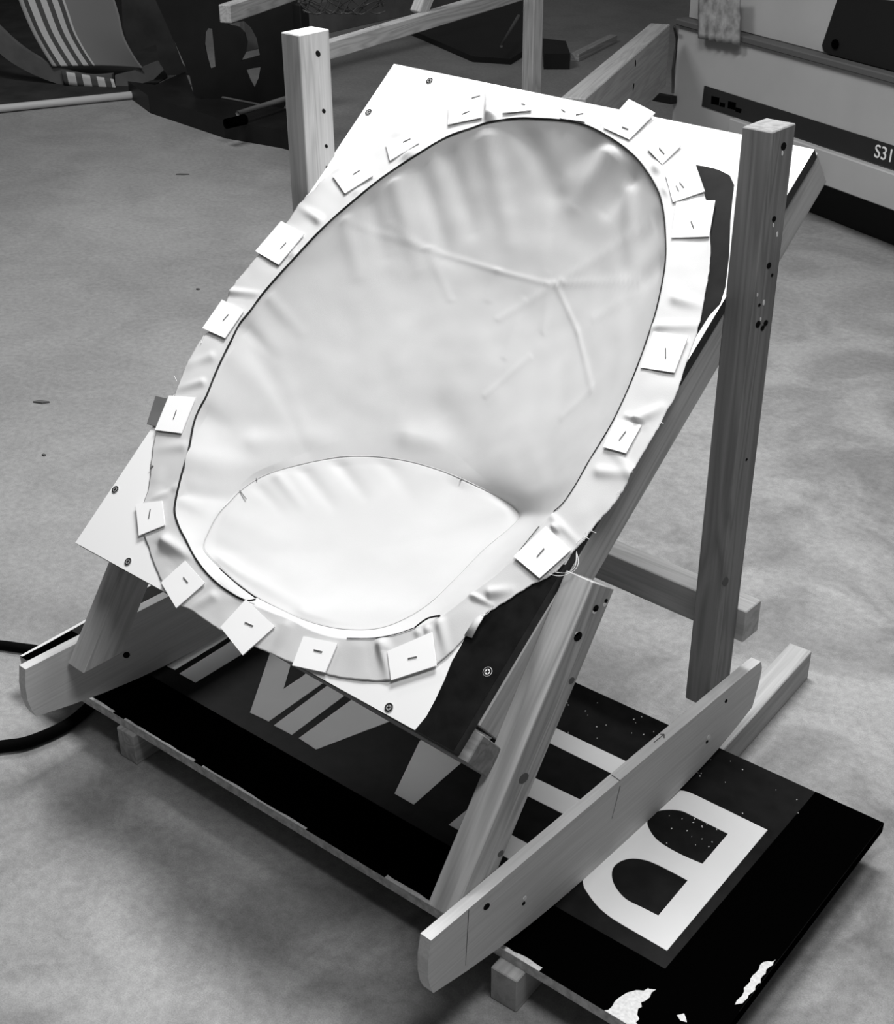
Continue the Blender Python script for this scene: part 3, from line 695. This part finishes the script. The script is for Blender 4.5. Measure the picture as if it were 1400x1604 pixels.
# ------------------------------------------------------------------ background: machine at the right
md = np.array([-.941, .340, 0.]); md /= np.linalg.norm(md); mn = np.array([-md[1], md[0], 0.])   # mn points away from... see below
if mn[1] > 0: mn = -mn          # towards the camera
mk = mn @ onz(1346, 304, .10)
def mp_(x, y, out=0.0): return onplane(x, y, mn, mk) + mn * out
m0 = mp_(1200, 200)
def mc(s, z, out=0.0):          # s metres to the right along the face
    p = m0 - md * s; return np.array([p[0], p[1], z]) + mn * out
def ms(x, y): return float(-(mp_(x, y) - m0) @ md)
mach = thing('machine', tuple(mc(.5, FLOOR, -.3)), 'large pale woodworking machine with a dark stripe lettered S31', 'machine')
def mbox(name, s0, s1, z0, z1, o0, o1, mat, parent=mach, bev=.004):
    a = mc(s0, (z0 + z1) / 2, (o0 + o1) / 2); b = mc(s1, (z0 + z1) / 2, (o0 + o1) / 2)
    return beam(name, a, b, tuple(mn), abs(o1 - o0), z1 - z0, mat, parent, bev)
sl = ms(1058, 100)
mbox('lower_casing', sl, 1.6, .10, .505, -.5, 0, M['machine'])
mbox('base_rail', ms(1150, 200), 1.6, .098, .215, 0, .03, M['machine'])
mbox('ledge', sl, 1.6, .488, .512, -.5, .018, M['machine_dk'])
mbox('upper_casing', sl + .02, 1.6, .512, 1.3, -.6, -.03, M['machine'])
mbox('plinth', sl + .1, 1.6, FLOOR, .10, -.5, -.12, M['panelblk'])
strip = prism('stripe', [tuple(mp_(x, y, .004)) for x, y in ((1104, 134), (1100, 166), (1180, 192))] + [tuple(mc(1.55, .222, .004)), tuple(mc(1.55, .294, .004))], tuple(-mn * .004), M['stripe'], mach)
# the base rail is stepped forward, so the stripe sits above it
tx = bpy.data.curves.new('text', 'FONT'); tx.body = 'S31'; tx.size = .062; tx.extrude = .0008
to = bpy.data.objects.new('lettering', tx); C.objects.link(to)
xa = Vector(-md); za = Vector(mn); ya = Vector((0, 0, 1))
tp = Vector(mp_(1370, 245, .0055))
dg = bpy.context.evaluated_depsgraph_get(); me = bpy.data.meshes.new_from_object(to.evaluated_get(dg)); bpy.data.objects.remove(to)
link('lettering', me, M['text'], mach, Matrix(((xa.x, ya.x, za.x, tp.x), (xa.y, ya.y, za.y, tp.y), (xa.z, ya.z, za.z, tp.z), (0, 0, 0, 1))))
for q in ([(1116, 150), (1128, 153), (1127, 165), (1115, 162)], [(1129, 160), (1137, 162), (1136, 168), (1128, 166)], [(1142, 158), (1154, 161), (1153, 172), (1141, 169)], [(1154, 168), (1163, 171), (1161, 177), (1153, 174)]):
    prism('worn_mark', [tuple(mp_(x, y, .0052)) for x, y in q], tuple(-mn * .001), M['border'], mach)
q = [mp_(x, y, -.02) for x, y in ((1306, -6), (1280, 72), (1283, 82), (1290, 85))]
prism('black_panel', [tuple(p) for p in q] + [tuple(mp_(1400, 114, -.02)), tuple(mc(1.5, .52, -.02)), tuple(mc(1.5, .80, -.02))], tuple(-mn * .012), M['panelblk'], mach)
disc('bolt', mp_(1302, 70, -.018), tuple(mn), .016, M['border'], mach, thick=.004)
# cloth rag over the ledge
rp = []
for i in range(13):
    for j in range(9):
        x = 1103 + (1168 - 1103) * i / 12 + random.uniform(-.5, .5); y = -14 + (58 + 12 * i / 12 + 14) * j / 8
        rp.append(mp_(x, y, .008 + abs(.012 * math.sin(i * 1.3)) * (j / 8) + .018))
rag = sheet('rag', rp, [(i * 9 + j, i * 9 + j + 1, (i + 1) * 9 + j + 1, (i + 1) * 9 + j) for i in range(12) for j in range(8)], M['rag'], None, .006)
tag(rag, 'stained rag hanging over the ledge of the machine', 'rag')
# fence board leading from the machine to the stand
fa = onz(898, 153, .5); fb = onz(1034, 37, .5)
fz = .235
fence = thing('fence_board', ((fa + fb) / 2)[0:3], 'thick board on edge running up to the machine', 'board')
fd = (fb - fa); fw_ = np.cross(fd / np.linalg.norm(fd), (0, 0, 1))
beam('board', (fa[0], fa[1], .5 - fz / 2), (fb[0], fb[1], .5 - fz / 2), tuple(fw_), .078, fz, M['fence'], fence, .003)
fy = fence.children[0]
sidek = fw_ @ (fa + fw_ * .0395)
for x, y in ((995, 99), (992, 136)):
    p = onplane(x, y, fw_, sidek); disc('slot', p, tuple(fw_), .013, M['hole'], fence, thick=.001, sx=.5, n=10, rot=1.2 if y < 120 else .4)
tube('dark_line', [tuple(onplane(x, y, fw_, sidek) + fw_ * .01) for x, y in ((1052, 42), (1056, 60), (1054, 80), (1050, 110), (1050, 145))], .006, M['wire'], fence, n=6)
hb = beam('bracket', mp_(1030, 150, .02), mp_(1062, 156, .02), (0, 0, 1), .03, .03, M['panelblk'], mach, .002)
mbox('clamp_hook', ms(1284, 262), ms(1300, 262), .115, .15, .03, .06, M['panelblk'])

# ------------------------------------------------------------------ background: timber frame
frame = thing('timber_frame', (-4.36, 5.4, FLOOR), 'rough timber trestle frame behind the stand', 'frame')
def bz(x, y, z): return onz(x, y, z)
ra = bz(470, 62 + 28, .55); rb = bz(830, -8, .55)
def updir(a, b, ext0=0, ext1=0):
    a = np.array(a); b = np.array(b); d = (b - a) / np.linalg.norm(b - a); return a - d * ext0, b + d * ext1
a, b = updir(bz(500, 82, .55), bz(760, 4, .55), .0, .35)
beam('rail', a, b, (1, 0, 0), .04, .058, M['bgwood'], frame, .003)
a, b = updir(bz(352, 22, .55), bz(470, -18, .55), 0, .9)
ra2 = beam('rail', a, b, (1, 0, 0), .05, .066, M['bgwood'], frame, .003)
pb = onz(836, -25, .55)
beam('post', (pb[0], pb[1], FLOOR), (pb[0], pb[1], 1.1), (1, -.35, 0), .085, .05, M['bgwood'], frame, .003)
a = bz(655, 22, .57); 
beam('brace', a, a + np.array([.02, .22, .35]), (1, 0, 0), .05, .05, M['bgwood'], frame, .003)
a, b = updir(bz(470, 35, .2), bz(610, 5, .2), .4, .6)
beam('rail', a, b, (1, 0, 0), .03, .16, M['bggrey'], frame, .003)
a = onz(352, 22, .55)
beam('post', (a[0] - .12, a[1] + .5, FLOOR), (a[0] - .12, a[1] + .5, .51), (1, 0, 0), .05, .05, M['bgblack'], frame, .003)
a = onz(560, 60, .55)
# tangle of thin wire on the frame
wire = thing('wire_tangle', tuple(bz(520, 12, .60)), 'tangle of thin dark wire lying over the frame rail', 'wire')
for k in range(9):
    P = []; ph = random.random() * 6
    for j in range(26):
        t = j / 25; x = 470 + 125 * t + 8 * math.sin(ph + t * 9); y = 8 + 14 * math.sin(ph + t * (5 + k)) + random.uniform(-1, 1)
        P.append(tuple(bz(x, y, .60 + .03 * math.sin(ph * 2 + t * 11))))
    tube('strand', P, .0028, M['wire'], wire, n=4)

# black plywood chair with cut-out shapes
bc0 = onz(400, 190, FLOOR)
chairn = np.array([.62, -.78, 0.]); chairn /= np.linalg.norm(chairn)
ck = chairn @ onz(360, 182, FLOOR)
def cp(x, y): return tuple(onplane(x, y, chairn, ck))
bch = thing('black_chair', tuple(onz(360, 182, FLOOR)), 'black painted plywood chair with cut-out letter sides, beyond the left post', 'chair')
outl = [(238, -12), (262, 40), (285, 92), (297, 120), (304, 150), (360, 166), (440, 180), (452, 150), (462, 90), (462, 40), (466, -12)]
h1 = [(326, 44), (332, 45), (335, 75), (337.5, 105), (329, 108), (324, 90), (320, 70), (321, 52)]
h2 = [(356, 39), (370, 35), (382, 33), (393, 43), (402, 60), (407, 87), (393, 91), (378, 95), (385, 82), (387, 67), (383, 52), (374, 43)]
h3 = [(385, 110), (396, 107), (408, 105), (405, 122), (398, 138), (391, 125)]
prism('side_panel', [cp(*p) for p in outl], tuple(-chairn * .02), M['bgblack'], bch, holes=[[cp(*p) for p in h] for h in (h1, h2, h3)])
def gz(x, y, z): return tuple(onz(x, y, z))
prism('base_board', [gz(302, 143, .0), gz(416, 165, .0), gz(458, 172, .0), gz(458, 208, .0), gz(440, 203, .0), gz(350, 188, .0), gz(232, 150, .0), gz(200, 127, .0), gz(243, 133, .0), gz(290, 112, .0)], (0, 0, FLOOR + .002), M['bgblack'], bch)
tube('edge_strip', [gz(304, 144, .004), gz(416, 166, .004)], .006, M['bggrey'], bch, n=6)
tube('rod', [gz(372, 178, .05), gz(456, 152, .05)], .012, M['bggrey'], bch, n=6)
roll = tube('rubber_roll', [gz(354, 194, .023), gz(384, 187, .023)], .022, M['border'], None, n=12); tag(roll, 'short black rubber roll lying on the black chair base', 'roll')
hs = thing('black_stool', tuple(onz(600, 80, FLOOR)), 'dark low stool frame lying beyond the timber frame', 'stool')
prism('side_panel', [gz(640, 45, -.05), gz(820, -10, -.05), gz(822, 78, -.05), gz(800, 92, -.05), gz(740, 88, -.05)], (0, 0, FLOOR + .05), M['bgblack'], hs)
tube('strut', [gz(785, 72, .02), gz(812, 25, .06)], .01, M['bggrey'], hs, n=6)
db = thing('dark_box', tuple(onz(872, 84, FLOOR)), 'small dark block on the floor right of the frame post', 'box')
prism('body', [gz(850, 60, .0), gz(886, 64, .0), gz(893, 84, .0), gz(852, 84, .0)], (0, 0, FLOOR), M['bgblack'], db)
stk = beam('loose_stick', np.array(gz(900, 90, FLOOR + .02)), np.array(gz(960, 60, FLOOR + .02)), (0, 0, 1), .04, .05, M['bgwood']); tag(stk, 'loose wooden stick on the floor left of the fence board', 'stick')

# striped deck chair at the far left
dk = thing('striped_chair', tuple(onz(130, 136, FLOOR)), 'striped canvas sling chair with a curved rocker side, far left', 'chair')
dn = np.array([.55, -.83, 0.]); dn /= np.linalg.norm(dn); dk0 = dn @ onz(140, 135, FLOOR)
def dp(x, y, o=0.0): return tuple(onplane(x, y, dn, dk0) + dn * o)
upc = catmull([(-40, 0), (0, 44), (35, 75), (72, 97), (105, 111), (140, 118), (175, 116)], 5); loc_ = catmull([(-40, 40), (0, 84), (35, 108), (72, 125), (105, 135), (140, 139), (175, 137)], 5)
prism('rocker_side', [dp(*p) for p in upc] + [dp(*p) for p in loc_[::-1]], tuple(-dn * .03), M['bggrey'], dk)
lft = catmull([(28, -12), (38, 15), (52, 47), (68, 76), (85, 103)], 6); rgt = catmull([(178, -12), (188, 20), (196, 55), (210, 83), (226, 106)], 6)
n1, n2 = len(lft), 41; vs = []
for i in range(n1):
    for j in range(n2):
        t = j / (n2 - 1); a = np.array(dp(*lft[i], .02)); b = np.array(dp(*rgt[i], .02)); vs.append(a + (b - a) * t - dn * .04 * math.sin(math.pi * t))
fs = [(i * n2 + j, i * n2 + j + 1, (i + 1) * n2 + j + 1, (i + 1) * n2 + j) for i in range(n1 - 1) for j in range(n2 - 1)]
sl_ = sheet('canvas_sling', vs, fs, M['canvas'], dk, .004)
uvl = sl_.data.uv_layers.new(name='UVMap')
for l in sl_.data.loops:
    i, j = divmod(l.vertex_index, n2); uvl.data[l.index].uv = (j / (n2 - 1), i / (n1 - 1))
# turned-up hem with the stripes offset
vs = []; n3 = 31
for i in range(4):
    for j in range(n3):
        t = j / (n3 - 1); x = 99 + t * 82; y0 = 109 + t * 13; vs.append(np.array(dp(x + 1.5 * i, y0 + i * (7 - 1.2 * t), .03)))
hem = sheet('hem', vs, [(i * n3 + j, i * n3 + j + 1, (i + 1) * n3 + j + 1, (i + 1) * n3 + j) for i in range(3) for j in range(n3 - 1)], M['canvas'], dk, .004)
uvl = hem.data.uv_layers.new(name='UVMap')
for l in hem.data.loops:
    i, j = divmod(l.vertex_index, n3); uvl.data[l.index].uv = (.045 + .40 * j / (n3 - 1), i / 3)
prism('folded_flap', [dp(*p) for p in ((180, 118), (205, 112), (245, 96), (258, 108), (240, 125), (215, 133), (181, 138))], tuple(-dn * .02), M['bggrey'], dk)
prism('far_side', [dp(*p) for p in ((236, -12), (250, 10), (268, 55), (285, 100), (300, 118), (262, 118), (250, 98), (244, 70), (205, 84), (192, 40), (190, -12))], tuple(-dn * .01 ), M['bgdark'], dk)
shade_ = prism('floor_shade', [gz(-260, 240, FLOOR + .006), gz(-40, 178, FLOOR + .006), gz(215, 150, FLOOR + .006), gz(262, 120, FLOOR + .006), gz(262, -12, FLOOR + .006), gz(-400, -12, FLOOR + .006)], (0, 0, -.006), M['bgdark'])  # dark sheet laid as the floor's shadow between pole and chair
tag(shade_, 'dark sheet painting the shadow on the floor under the striped chair', 'shade')
pl = tube('pole', [gz(-120, 192, FLOOR + .022), gz(-20, 172, FLOOR + .022), gz(213, 148, FLOOR + .022)], .018, M['pole'], None, n=12); tag(pl, 'pale round pole lying on the floor in front of the striped chair', 'pole')
